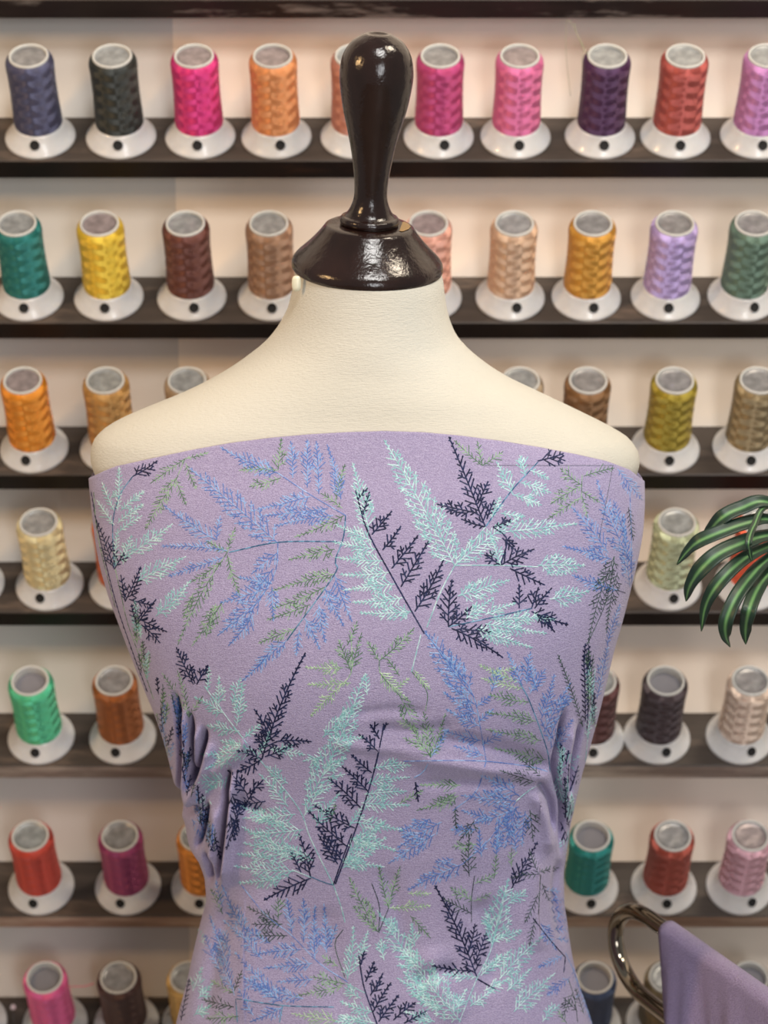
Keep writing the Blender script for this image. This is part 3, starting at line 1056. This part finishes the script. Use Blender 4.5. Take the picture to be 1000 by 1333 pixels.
FRONDS = '''
N 173 620 202 602 9
M 153 665 155 612 6;M 157 665 185 641 6;M 153 681 184 658 6;M 155 692 182 673 6;M 149 665 134 631 6;M 149 684 128 654 6;M 151 738 153 692 5
M 168 722 222 684 12;M 178 757 239 726 13;M 203 802 246 758 11;M 160 735 170 700 7
N 149 741 127 680 9;N 149 741 160 722 6;N 163 783 182 741 9;N 163 783 158 752 6;N 168 780 196 787 7;N 178 813 201 783 8;N 182 806 214 821 8;N 184 813 206 834 7;N 178 813 172 790 6
G 241 597 199 627 6;G 242 603 254 633 6;G 229 624 241 654 6;G 229 627 191 686 7;G 241 597 268 590 4;G 230 622 210 640 5
B 362 707 250 612 20;B 282 703 216 660 11;B 296 717 214 711 6;B 290 726 223 749 6;B 282 703 286 675 6;B 362 616 290 584 11
B 381 622 379 578 7;B 400 635 400 576 7;B 415 643 412 578 7;B 444 650 427 582 8;B 404 646 339 662 9;B 427 662 347 671 7;B 434 671 362 684 9
G 362 612 366 574 8;G 362 612 315 612 6;G 366 622 328 633 7;G 448 671 387 698 8;G 446 662 421 644 6;G 438 650 448 608 6
G 296 719 305 690 5;G 296 719 272 706 6;G 290 730 250 757 6;G 296 722 311 772 6;G 279 745 233 836 10;G 290 783 252 838 10
B 362 719 330 745 10;B 354 760 314 752 8;B 350 766 290 784 11;B 340 780 286 825 14;B 354 764 356 805 8;B 356 740 330 776 10;B 330 800 300 838 9
G 436 715 379 728 9;G 436 747 358 768 9;G 423 764 358 791 7;G 404 787 351 806 8;G 385 818 340 836 7
B 436 749 457 806 11;B 423 766 446 812 9;B 415 787 423 833 9;B 397 805 415 842 8;B 374 833 338 866 10;B 350 850 318 884 8;B 390 820 386 850 6
M 480 690 460 606 13;M 592 736 502 576 26
M 484 704 440 684 9;M 490 715 436 706 9;M 498 730 440 726 9;M 506 745 446 748 9;M 514 760 450 768 9;M 524 778 462 784 9;M 536 796 472 798 9
N 632 686 586 572 12;N 622 668 572 657 7;N 634 676 642 654 6;N 622 656 634 630 7;N 632 686 604 677 5
N 700 600 734 590 14
M 668 644 648 604 10;M 684 620 678 596 7;M 678 628 714 640 7;M 668 644 702 656 7;M 652 668 680 672 6;M 690 612 712 622 6;M 640 676 650 650 6
G 628 606 594 576 6;G 628 606 652 590 6;G 628 606 622 578 6;G 758 632 732 612 7;G 758 632 720 654 7;G 756 648 716 674 6;G 760 620 796 610 6;G 758 640 778 652 5;G 758 646 764 670 5
B 822 732 778 628 13;B 792 720 746 662 12;B 796 728 736 712 8;B 804 768 748 750 7;B 804 610 834 648 7;B 820 764 812 672 8;B 815 700 800 655 7
N 472 672 480 644 5;N 484 696 508 668 9;N 498 716 520 688 8;N 510 740 542 700 10;N 522 764 556 708 10;N 540 796 576 732 13;N 466 650 476 638 5
M 596 776 660 756 15;M 592 736 678 672 13;M 660 692 748 682 12;M 652 736 640 700 8;M 700 736 758 736 14;M 716 780 764 770 13;M 632 812 708 824 9;M 620 818 690 842 9;M 640 806 720 806 7;M 606 806 640 780 9;M 632 800 668 786 8
N 642 686 662 678 6;N 652 736 692 716 11;N 652 736 634 724 7;N 664 740 706 760 10;N 654 700 666 712 7
N 584 816 588 758 14;N 584 816 612 792 10;N 588 818 652 854 10;N 600 818 636 822 7
N 676 792 676 764 8;N 692 792 700 768 10;N 696 792 716 768 8;N 692 796 736 812 10;N 700 800 720 820 8
D 800 724 766 836 10;D 804 745 790 820 8;D 818 660 824 700 6;D 800 740 776 762 6
N 252 891 231 846 7;N 256 891 269 869 9;N 254 890 248 868 6
M 285 919 285 883 8;M 302 916 312 886 7;M 308 945 315 899 7;M 292 929 256 909 8;M 312 952 272 945 7;M 328 978 264 982 11;M 295 1018 256 1018 12;M 350 975 394 982 7;M 270 900 272 872 5;M 335 985 350 955 6;M 318 960 336 945 6;M 325 975 290 965 7
G 246 934 213 879 6;G 246 934 232 876 5;G 246 934 262 909 5
N 341 988 396 853 12;N 355 965 333 926 10;N 361 965 402 965 8;N 341 988 312 978 8;N 345 985 376 972 8;N 341 988 312 1004 7;N 352 972 334 958 7
N 322 1034 299 1005 10;N 322 1034 340 1018 7;N 346 1043 299 1051 8;N 310 1062 296 1102 10;N 300 1060 306 1090 9;N 318 1050 330 1030 6
P 447 869 401 869 8;P 457 889 404 891 6;P 444 893 407 930 6;G 457 873 442 836 7;G 457 873 470 827 8;G 452 840 464 812 6
M 400 1045 473 882 22;M 420 985 398 990 8;M 396 1062 420 1020 10;M 432 968 470 960 9
N 494 962 484 946 6;N 492 978 470 958 8;N 484 1006 460 985 8;N 480 1031 448 1000 9;N 470 1052 430 1015 10;N 462 1078 412 1050 10;N 452 1102 404 1058 10;N 446 1122 416 1080 9;N 500 950 502 944 5
G 494 860 537 820 7;G 494 860 480 838 6;P 494 874 530 910 9;G 520 905 546 964 10;G 561 986 523 932 8;G 561 986 552 930 7;G 561 986 579 932 8;G 555 975 528 962 6;P 539 872 558 895 6
B 615 905 555 824 20;B 618 917 579 887 8;B 621 930 580 903 8;B 624 945 584 925 8;B 626 964 580 952 8;B 630 984 594 972 8;B 620 920 636 908 6;B 622 940 640 925 6;B 628 970 652 955 6;B 561 986 582 952 5
P 676 888 627 867 6;P 680 896 630 884 6;G 689 914 640 905 7;G 698 939 635 928 8;G 705 964 636 950 8;G 712 989 647 975 9
B 680 892 662 852 8;B 690 903 708 874 7;B 705 935 721 881 9;B 708 953 741 892 11;B 716 975 744 939 9;B 686 890 690 852 7;B 714 965 730 930 8
D 759 946 728 856 5;N 762 939 760 856 6;D 770 920 772 856 6;B 777 910 791 842 7;B 790 840 806 790 6;M 764 960 772 920 6
M 375 1020 350 1000 7;M 412 1075 440 1035 9;M 420 1010 448 985 8;M 352 1070 316 1050 9;M 360 1100 318 1078 9;M 350 1118 312 1112 8;M 392 1112 345 1104 9;M 372 1080 350 1062 7;M 408 1120 372 1098 8;M 446 1130 480 1112 8;M 455 1075 470 1052 6;M 420 960 452 925 10;M 440 940 466 915 8;M 478 905 476 880 6
M 520 1215 500 1196 9;M 548 1260 520 1236 10;M 560 1290 528 1268 10;M 575 1312 540 1296 9;M 566 1330 530 1318 9;M 540 1232 536 1205 8;M 568 1290 566 1262 8;M 470 1300 452 1288 7;M 470 1325 440 1330 7;M 500 1250 496 1225 7;M 640 1260 664 1238 8;M 660 1290 690 1262 9;M 640 1212 632 1186 8;M 660 1178 682 1160 7
B 290 1180 282 1150 6;B 320 1210 298 1178 8;B 352 1228 320 1210 7;B 350 1290 318 1278 7;B 395 1300 360 1290 7;B 300 1240 286 1212 7;B 330 1322 312 1290 7;B 286 1262 268 1220 7;B 660 1040 632 1030 8;B 640 1066 604 1056 8;B 620 1080 590 1080 7;B 664 1090 660 1062 6;B 545 1090 520 1080 7;B 600 884 574 850 8;B 640 900 650 872 7;B 700 900 690 870 7;B 726 930 740 905 7
G 430 1070 436 1050 4;G 520 1046 548 1030 6;G 566 1050 590 1034 6;P 512 900 530 885 5;P 640 876 668 870 5;G 268 830 280 790 7;G 252 772 240 800 6;G 520 880 506 860 6;P 545 950 520 940 6
M 300 985 270 1000 8;M 298 1010 270 1030 8;M 280 1048 262 1044 6;N 268 1085 276 1105 5;N 280 1090 286 1115 5;B 250 1066 262 1088 6;N 300 1030 312 1052 7;N 304 1075 312 1048 7
M 478 1020 530 1012 8;M 470 1045 530 1048 9;M 463 1070 522 1080 9;M 455 1092 512 1106 9;M 486 1000 532 996 7;M 474 1034 526 1030 7
B 672 1043 604 1036 11;B 676 1036 629 1011 10;B 676 1050 618 1072 11;B 672 1050 658 1101 9;B 650 1065 648 1102 7;B 684 1056 680 1098 8;B 575 1070 520 1102 12;B 560 1066 530 1078 8;N 541 1018 544 1040 5
D 698 1018 654 1004 9;D 690 1054 694 1092 11;G 600 1022 550 1022 8;G 597 1036 546 1054 9;D 593 1050 594 1076 5;D 618 1068 600 1092 9;D 706 1012 680 990 6
M 728 1002 752 986 11;M 735 1020 746 1052 9;M 724 1010 732 1040 7;M 740 1080 738 1120 8;N 742 1030 752 1000 8;N 738 1070 744 1040 8;N 730 1070 742 1100 7
N 404 1141 390 1088 11;N 405 1143 347 1170 11;N 440 1125 416 1089 9;N 392 1136 380 1112 6
M 380 1119 320 1098 13;M 383 1134 308 1128 13;M 368 1143 314 1149 9;M 375 1050 340 1010 10;M 385 1060 320 1065 12;M 395 1080 330 1085 12;M 449 1122 500 1092 12;M 446 1122 497 1128 8;M 455 1108 500 1070 9
B 380 1215 374 1173 7;B 395 1227 395 1173 7;B 410 1248 410 1182 8;B 425 1240 422 1180 8;B 431 1227 437 1206 5;B 392 1236 335 1242 9;B 407 1254 347 1260 9;B 407 1275 364 1278 8
B 326 1227 290 1155 11;B 341 1248 293 1200 9;B 299 1263 274 1194 9;B 368 1305 308 1242 11;B 362 1302 317 1272 8;B 305 1290 280 1230 8
D 362 1200 325 1182 8;D 368 1203 332 1203 7;D 374 1218 337 1218 7;G 362 1197 362 1172 7;G 446 1284 389 1296 9;G 449 1281 407 1272 7;G 440 1258 422 1246 6
G 305 1293 278 1278 6;D 305 1311 266 1302 7;G 311 1323 272 1326 7;D 305 1290 314 1266 5;G 290 1190 276 1160 6
M 251 1290 262 1262 9;M 258 1300 275 1282 8;M 252 1322 272 1310 8;N 236 1329 246 1278 5;M 266 1230 258 1212 6
P 440 1329 383 1320 10;B 368 1311 329 1329 8
M 452 1275 460 1209 11;M 485 1317 446 1305 8;M 488 1332 446 1322 8;M 470 1245 478 1215 8
N 476 1278 486 1255 6;N 470 1256 474 1240 5;N 482 1296 497 1270 8;N 486 1317 507 1282 8;N 493 1330 517 1298 8;N 512 1328 538 1307 7;N 526 1332 552 1318 6
G 492 1213 456 1145 7;G 492 1213 462 1182 6;G 506 1182 494 1131 6;G 506 1182 520 1131 6;P 507 1182 557 1179 6;P 531 1163 558 1163 5;G 534 1192 558 1218 6;G 490 1200 480 1176 5
B 602 1125 534 1157 12;B 566 1086 509 1122 12;B 590 1118 570 1122 6
N 621 1272 568 1156 13;N 618 1256 632 1218 7;N 616 1264 566 1258 6;N 610 1240 618 1206 7
M 600 1330 493 1188 24;M 560 1300 520 1275 9;M 590 1320 606 1290 9
M 640 1234 661 1147 18;M 650 1275 704 1221 13;M 669 1317 720 1269 13;M 640 1225 676 1212 7;M 626 1270 650 1245 8;M 630 1290 660 1275 8;M 706 1330 726 1310 7;M 621 1272 579 1269 7;M 612 1310 640 1290 8
N 666 1157 698 1099 10
G 618 1173 589 1157 7;D 614 1189 579 1171 6;G 618 1173 636 1164 5;D 611 1141 611 1090 10;G 621 1099 592 1102 7;G 643 1144 646 1115 6;G 666 1128 666 1108 6;G 618 1150 640 1140 6
B 627 1115 624 1080 8;B 646 1115 646 1080 8;B 672 1109 669 1080 7
D 701 1138 668 1142 6;D 701 1138 690 1108 6;D 701 1136 724 1130 5;D 701 1163 685 1198 6;D 698 1195 690 1227 6;D 706 1150 714 1170 5
B 704 1202 723 1234 8;B 733 1243 704 1258 6;B 742 1272 715 1294 7;B 708 1160 726 1160 6;B 712 1172 734 1172 6;B 714 1184 734 1184 6;B 716 1196 735 1197 6;B 720 1210 736 1210 6;B 724 1222 738 1224 5
D 746 1291 733 1323 8;D 752 1317 736 1301 6;B 746 1259 771 1333 6;D 760 1320 750 1290 5;G 738 1332 728 1318 5
'''
STEMS = [
    ('T', [(173, 620), (157, 643), (147, 680), (149, 737)]), ('G', [(150, 740), (158, 775), (166, 810), (180, 850), (200, 910)]), ('G', [(122, 640), (128, 700), (150, 790)]),
    ('B', [(362, 616), (404, 644), (450, 671)]), ('T', [(298, 719), (362, 706), (438, 705)]), ('T', [(450, 671), (447, 700), (436, 730), (436, 747), (374, 833)]),
    ('B', [(362, 706), (358, 745), (330, 790), (286, 825)]), ('G', [(241, 597), (229, 625)]), ('G', [(296, 719), (279, 745)]),
    ('N', [(463, 638), (478, 690), (510, 750), (552, 824)]), ('M', [(592, 736), (574, 770), (556, 816)]), ('M', [(592, 736), (632, 686)]), ('T', [(632, 686), (665, 640), (700, 602)]),
    ('M', [(592, 736), (650, 736), (700, 738)]), ('T', [(584, 816), (640, 804), (692, 792)]), ('B', [(553, 824), (585, 860), (615, 903), (626, 950), (633, 991)]),
    ('N', [(642, 686), (660, 702), (652, 735)]), ('D', [(628, 606), (700, 606), (798, 606)], 0.8), ('D', [(798, 606), (790, 650), (780, 700)], 0.8), ('G', [(758, 618), (757, 650)]),
    ('B', [(820, 640), (822, 700), (822, 760)]), ('N', [(804, 768), (822, 775)]), ('D', [(800, 724), (790, 780), (766, 836)]),
    ('M', [(266, 893), (300, 940), (335, 985), (388, 1051), (404, 1091), (434, 1152)]), ('N', [(500, 944), (488, 1000), (470, 1060), (437, 1150)]),
    ('P', [(457, 827), (458, 873), (444, 893)]), ('G', [(494, 860), (496, 878), (520, 905)]), ('M', [(548, 826), (542, 850), (536, 874)]), ('G', [(536, 874), (556, 900), (554, 925)]),
    ('T', [(676, 888), (690, 914), (712, 975), (716, 1004)]), ('B', [(525, 991), (580, 990), (633, 991), (690, 998), (712, 1004)]), ('B', [(561, 986), (552, 1004), (540, 1012)]),
    ('M', [(712, 1016), (690, 1028), (672, 1043)]), ('B', [(672, 1043), (640, 1090), (602, 1125)]), ('B', [(633, 991), (620, 1030), (590, 1055)]),
    ('T', [(404, 1141), (420, 1148), (434, 1152)]), ('N', [(434, 1152), (446, 1118), (458, 1086)]), ('M', [(434, 1152), (444, 1180), (449, 1200)]), ('M', [(380, 1132), (404, 1142)]),
    ('B', [(314, 1152), (345, 1190), (380, 1218), (416, 1254), (452, 1278)]), ('B', [(274, 1196), (290, 1240), (305, 1295)]), ('T', [(308, 1300), (368, 1309), (434, 1311)]), ('T', [(368, 1309), (364, 1330)]), ('T', [(307, 1300), (309, 1330)]),
    ('D', [(447, 1210), (436, 1230), (449, 1272)]), ('N', [(467, 1243), (474, 1285), (491, 1333)]), ('M', [(450, 1280), (474, 1292)]),
    ('D', [(493, 1214), (506, 1182)]), ('D', [(484, 1150), (494, 1180), (493, 1213)]), ('D', [(618, 1140), (614, 1170), (614, 1200)]),
    ('M', [(661, 1150), (640, 1234), (621, 1274), (598, 1330)]), ('N', [(621, 1274), (645, 1288)]), ('D', [(704, 1138), (701, 1190)]), ('N', [(694, 1195), (715, 1222), (736, 1246)]),
    ('N', [(736, 1246), (734, 1265)]), ('B', [(736, 1240), (746, 1262), (760, 1300), (771, 1333)]), ('D', [(740, 1275), (748, 1300), (752, 1330)]),
    ('N', [(119, 640), (128, 690), (150, 780), (172, 846), (192, 900)]), ('N', [(764, 856), (766, 910), (764, 950)]), ('M', [(775, 870), (770, 920), (762, 990)]),
]
for ln in FRONDS.replace(';', '\n').split('\n'):
    q = ln.split()
    if len(q) < 6:
        continue
    frond(q[0], *[float(v) for v in q[1:6]], curve=R(-0.06, 0.06))
for st in STEMS:
    poly(st[0], st[1], st[2] if len(st) > 2 else None)
# crowded sprigs squeezed into the side gathers
for (x0, x1, y0, y1, cols_, num) in ((202, 226, 900, 1030, 'BGBDN', 34), (228, 250, 930, 1040, 'BBDN', 26), (252, 280, 1045, 1110, 'BNDB', 22), (726, 752, 990, 1110, 'NMNM', 30), (756, 780, 860, 960, 'DMGN', 18), (172, 196, 800, 890, 'GDMG', 16)):
    for _ in range(num):
        t = R(0, 1)
        x, y = x0 + (x1 - x0) * t * 0.6 + R(0, 0.4) * (x1 - x0), y0 + (y1 - y0) * t
        frond(random.choice(cols_), x, y, x + R(-5, 5), y - R(12, 26), R(3, 5))
print('stitches', ST[0])

# ---- fabric materials
m = NT('lilac_crinkle_cloth')
co = m.coord()
cr = m.noise(co, 430, 3, 0.6, (0.6, 1, 2.0))
big = m.noise(co, 9, 3)
cc = m.mix(big, lin(164, 153, 191), lin(172, 161, 199))
cc = m.mix(m.math('MULTIPLY', cr, 0.35), cc, lin(142, 128, 164))
fine = m.noise(co, 1100, 2, 0.6, (1, 1, 1.4))
cc = m.mix(m.ramp(fine, [(0.36, (0, 0, 0, 1)), (0.64, (1, 1, 1, 1))]), m.mix(0.22, cc, lin(96, 84, 128)), m.mix(0.22, cc, lin(232, 224, 248)))
m.l(cc, m.b.inputs['Base Color'])
m.set(Roughness=0.8)
m.b.inputs['Sheen Weight'].default_value = 0.25
m.bump(m.math('ADD', m.math('MULTIPLY', cr, 0.7), m.math('MULTIPLY', fine, 0.9)), 0.6, 0.0014)
M_cloth = m.m


def floss(name, rgb, rough=0.38, var=0.75):
    q = NT(name)
    c_ = lin(*rgb)
    q.l(q.ramp(q.noise(q.coord(), 700, 2), [(0.35, tuple(v * var for v in c_[:3]) + (1,)), (0.65, c_)]), q.b.inputs['Base Color'])
    q.set(Roughness=rough)
    q.b.inputs['Specular IOR Level'].default_value = 0.8 if sum(rgb) > 330 else 0.25
    return q.m


PAIRS = [('navy', (28, 34, 68), (44, 53, 92)), ('blue', (82, 124, 200), (146, 186, 238)), ('aqua', (150, 210, 212), (200, 238, 238)), ('sage', (92, 128, 96), (150, 190, 148)),
         ('dark_green', (44, 66, 60), (72, 100, 86)), ('teal', (48, 104, 140), (96, 160, 196)), ('pale_green', (150, 188, 148), (196, 226, 186))]
MF = [M_cloth] + [floss(n_ + '_floss', a_) for n_, a_, b_ in PAIRS] + [floss('light_' + n_ + '_floss', b_, 0.28) for n_, a_, b_ in PAIRS]
fab = mesh_obj('draped_fabric', vs, fs, MF, fm=fmat)
c = Vector((root_m.location.x, YM, 0))
me = fab.data
arr = np.empty(len(me.vertices) * 3)
me.vertices.foreach_get('co', arr)
arr = arr.reshape(-1, 3) - np.array([c.x, c.y, c.z])
me.vertices.foreach_set('co', arr.ravel())
fab.location = c
tag(fab, 'lilac fabric embroidered with navy, blue, aqua and green ferns, wrapped around the dress form', 'fabric')

# ------------------------------------------------------------------ chrome display rail with lilac cloth
p0 = at(834, 1187, 1.60)
z_top = p0.z


def on_z(px, py, z):
    u = (px - 500.0) / F
    v = -(py - 666.5) / F
    s = (z - CZ) / (-sp + v * cp)
    return Vector((s * u, s * (cp + v * sp), z))


pa = on_z(1000, 1305, z_top)
dirh = (pa - p0)
dirh.z = 0
dirh.normalize()
near = p0 + dirh * 0.62
pb = at(812, 1268, 1.60)
root_r = empty('display_stand', (near.x, near.y, 0), 'chrome display stand whose bent rail loops beside the fabric waist', 'stand')
off_r = -Vector(root_r.location)
M_chrome = NT('chrome')
M_chrome.set(Metallic=1.0, Roughness=0.09)
M_chrome.l(M_chrome.ramp(M_chrome.noise(M_chrome.coord(), 40, 3), [(0.3, lin(128, 120, 108)), (0.7, lin(146, 138, 126))]), M_chrome.b.inputs['Base Color'])
M_chrome = M_chrome.m
# U bend at the far end: upper bar, bend, lower bar, all in one vertical plane through dirh
Rb = (z_top - pb.z - 0.0) / 2 * 1.0
Rb = 0.034
pts = [near, p0 + dirh * 0.45, p0 + dirh * 0.3, p0 + dirh * 0.15, p0 + dirh * 0.07, p0 + dirh * 0.03]
cen_b = p0 + dirh * 0.012 + Vector((0, 0, -Rb))
for k in range(0, 13):
    a = math.pi * k / 12
    pts.append(cen_b + Vector((0, 0, math.cos(a) * Rb)) - dirh * (math.sin(a) * 0.052))
for s in (0.04, 0.1, 0.2, 0.35):
    pts.append(cen_b + Vector((0, 0, -Rb)) + dirh * s)
pts.append(Vector((near.x, near.y, cen_b.z - Rb)))
pp = [Vector(q) for q in catmull(pts, 150)]
v, f = tube(pp, 0.0064, 18)
o = mesh_obj('bent_rail', [q + off_r for q in v], f, M_chrome, root_r)
v, f = tube([Vector((near.x, near.y, 0.01)), Vector((near.x, near.y, z_top + 0.02))], 0.011, 20)
mesh_obj('post', [q + off_r for q in v], f, M_chrome, root_r)
v, f = lathe([(0, 0), (.13, 0), (.134, .004), (.13, .01), (.02, .014), (0, .014)], 40)
mesh_obj('foot_plate', v, f, M_chrome, root_r)

# cloth over the upper bar
side = Vector((-dirh.y, dirh.x, 0))
if side.x > 0:
    side = -side                          # towards the left / camera-facing side
vs2, fs2 = [], []
NS, NV = 90, 60
s0, s1 = 0.044, 0.50
for i in range(NS + 1):
    s = s0 + (s1 - s0) * i / NS
    base = p0 + dirh * s
    for j in range(-NV, NV + 1):
        t = abs(j) / NV
        sg = 1 if j >= 0 else -1
        if t < 0.16:
            a = (t / 0.16) * math.pi / 2
            r = 0.0078
            q = base + side * (sg * r * math.sin(a)) + Vector((0, 0, r * math.cos(a)))
        else:
            d = (t - 0.16) / 0.84
            drop = d * (0.34 if sg > 0 else 0.30)
            amp = 0.010 * min(1, d * 2.6)
            wave = math.sin(s * 95 + 0.6 * math.sin(s * 31) + 1.1 * d) + 0.5 * math.sin(s * 210 + 1.3)
            q = base + side * (sg * (0.0078 + amp * 0.75 * (1.55 + wave))) + Vector((0, 0, -drop)) + dirh * (0.07 * d + 0.004 * d * math.sin(s * 60))
        vs2.append(q)
W2 = 2 * NV + 1
for i in range(NS):
    for j in range(W2 - 1):
        fs2.append((i * W2 + j, i * W2 + j + 1, (i + 1) * W2 + j + 1, (i + 1) * W2 + j))
m = NT('lilac_knit_cloth')
co = m.coord()
kn = m.ramp(m.noise(co, 900, 3, 0.6), [(0.3, (0, 0, 0, 1)), (0.7, (1, 1, 1, 1))])
m.l(m.mix(kn, lin(146, 124, 174), lin(188, 168, 212)), m.b.inputs['Base Color'])
m.set(Roughness=0.85)
m.b.inputs['Sheen Weight'].default_value = 0.4
m.bump(kn, 0.9, 0.002)
lil = mesh_obj('hanging_cloth', vs2, fs2, m.m)
cb = Vector(p0 + dirh * 0.2)
for q in lil.data.vertices:
    q.co -= cb
lil.location = cb
sm = lil.modifiers.new('thickness', 'SOLIDIFY')
sm.thickness = 0.0012
sm.offset = 1
tag(lil, 'plain lilac cloth draped over the chrome rail at lower right', 'cloth')

# ------------------------------------------------------------------ plant
YP = 1.46
crown = at(1052, 690, YP + 0.02)
root_p = empty('potted_dracaena', (crown.x, crown.y, 0), 'potted plant with drooping striped green leaves entering from the right edge', 'plant')
off_p = -Vector(root_p.location)
m = NT('striped_leaf')
uvn = m.n('ShaderNodeUVMap')
sx = m.n('ShaderNodeSeparateXYZ')
m.l(uvn.outputs[0], sx.inputs[0])
d = m.math('ABSOLUTE', m.math('SUBTRACT', sx.outputs['X'], 0.5))
wob = m.math('ADD', d, m.math('MULTIPLY', m.math('SUBTRACT', m.noise(m.coord(), 160, 2), 0.5), 0.05))
cl_ = m.ramp(wob, [(0.02, lin(104, 148, 92)), (0.10, lin(66, 112, 66)), (0.17, lin(30, 58, 42)), (0.5, lin(24, 48, 36))])
m.l(cl_, m.b.inputs['Base Color'])
m.set(Roughness=0.45)
M_leaf = m.m
LEAVES = [
    ([(1000, 654), (964, 662), (940, 674), (924, 692), (911, 713)], 15, -.02, .01),
    ([(1000, 676), (972, 681), (940, 692), (910, 705), (895, 718), (881, 735)], 15, -.03, .0),
    ([(1000, 697), (972, 705), (936, 721), (912, 742), (898, 764), (893, 783)], 17, -.045, -.01),
    ([(1000, 712), (976, 723), (952, 742), (930, 767), (918, 792), (913, 822)], 14, -.05, -.02),
    ([(1000, 728), (980, 748), (960, 775), (946, 806), (945, 828), (951, 842)], 14, -.055, -.03),
    ([(1000, 748), (986, 768), (976, 792), (971, 818), (971, 839)], 14, -.06, -.035),
    ([(1000, 660), (982, 684), (975, 704), (976, 718), (979, 731)], 6, -.05, -.045),
]
for pts, wd, dy0, dy1 in LEAVES:
    n = len(pts)
    P3 = [crown, ] + [at(x, y, YP + dy0 * (1 - abs(1 - 2 * i / (n - 1))) * 0.6 + dy1 * i / (n - 1)) for i, (x, y) in enumerate(pts)]
    mid = [Vector(q) for q in catmull(P3, 44)]
    vv, ff, uu = [], [], []
    CU = 7
    for i, q in enumerate(mid):
        t = i / (len(mid) - 1)
        tt = (mid[min(i + 1, len(mid) - 1)] - mid[max(i - 1, 0)]).normalized()
        view = (origin - q).normalized()
        view = (view + Vector((0, 0, 0.7))).normalized()      # blade faces up and outwards
        sd = tt.cross(view).normalized()
        nn = sd.cross(tt).normalized()
        w_ = wd * 0.58 * PX * (min(1, 0.5 + t * 1.6)) * (1 - max(0, (t - 0.62) / 0.38) ** 2.0) * 1.12 + 0.0002
        for k in range(CU):
            e = k / (CU - 1) * 2 - 1
            vv.append(q + sd * (w_ * e) + nn * (w_ * 0.25 * abs(e) ** 1.3))
            uu.append((k / (CU - 1), t))
    for i in range(len(mid) - 1):
        for k in range(CU - 1):
            ff.append((i * CU + k, i * CU + k + 1, (i + 1) * CU + k + 1, (i + 1) * CU + k))
    o = mesh_obj('leaf', [q + off_p for q in vv], ff, M_leaf, root_p, uvs=uu)
    s_ = o.modifiers.new('thickness', 'SOLIDIFY')
    s_.thickness = 0.0006
M_stem = plain('brown_stem', lin(96, 78, 54), 0.8)
st = [Vector((crown.x, crown.y, 0.20)), Vector((crown.x + .01, crown.y, 0.5)), Vector((crown.x - .004, crown.y + .005, 0.9)), crown + Vector((0, 0, 0.01))]
v, f = tube([Vector(q) for q in catmull(st, 30)], 0.011, 14)
mesh_obj('stem', [q + off_p for q in v], f, M_stem, root_p)
v, f = lathe([(0, 0), (.075, 0), (.08, .004), (.1, .2), (.106, .205), (.106, .235), (.098, .235), (.095, .205), (0, .2)], 48)
mesh_obj('pot', v, f, plain('terracotta_pot', lin(176, 104, 76), 0.75), root_p)

# ------------------------------------------------------------------ light: shop ceiling lamps + daylight fill
def area(name, loc, target, sx_, sy_, power, col):
    ld = bpy.data.lights.new(name, 'AREA')
    ld.shape = 'RECTANGLE'
    ld.size, ld.size_y = sx_, sy_
    ld.energy = power
    ld.color = col
    o = bpy.data.objects.new(name, ld)
    C.objects.link(o)
    o.location = loc
    d_ = Vector(target) - Vector(loc)
    o.rotation_euler = d_.to_track_quat('-Z', 'Y').to_euler()
    return o


area('ceiling_lamp', (0.30, 0.35, 2.65), (0.0, 1.7, 1.25), 0.6, 0.4, 20, (1.0, 0.975, 0.94))
area('ceiling_lamp', (0.8, 1.2, 2.5), (0.35, 1.9, 1.5), 0.4, 0.2, 11, (1.0, 0.86, 0.68))
area('ceiling_lamp', (-1.25, 0.75, 1.9), (0.0, 1.85, 1.4), 0.08, 0.3, 9, (1.0, 0.62, 0.28))
area('shop_window', (0.7, -1.5, 1.35), (0.0, 1.7, 1.1), 0.6, 1.2, 25, (0.96, 0.975, 1.0))

wd_ = bpy.data.worlds.new('world')
sc.world = wd_
wd_.use_nodes = True
bg = wd_.node_tree.nodes['Background']
bg.inputs['Color'].default_value = (0.95, 0.93, 0.90, 1)
bg.inputs['Strength'].default_value = 0.30

sc.view_settings.view_transform = 'Standard'
sc.view_settings.look = 'None'
sc.view_settings.gamma = 1.0
sc.view_settings.exposure = 0.0
sc.view_settings.use_curve_mapping = False
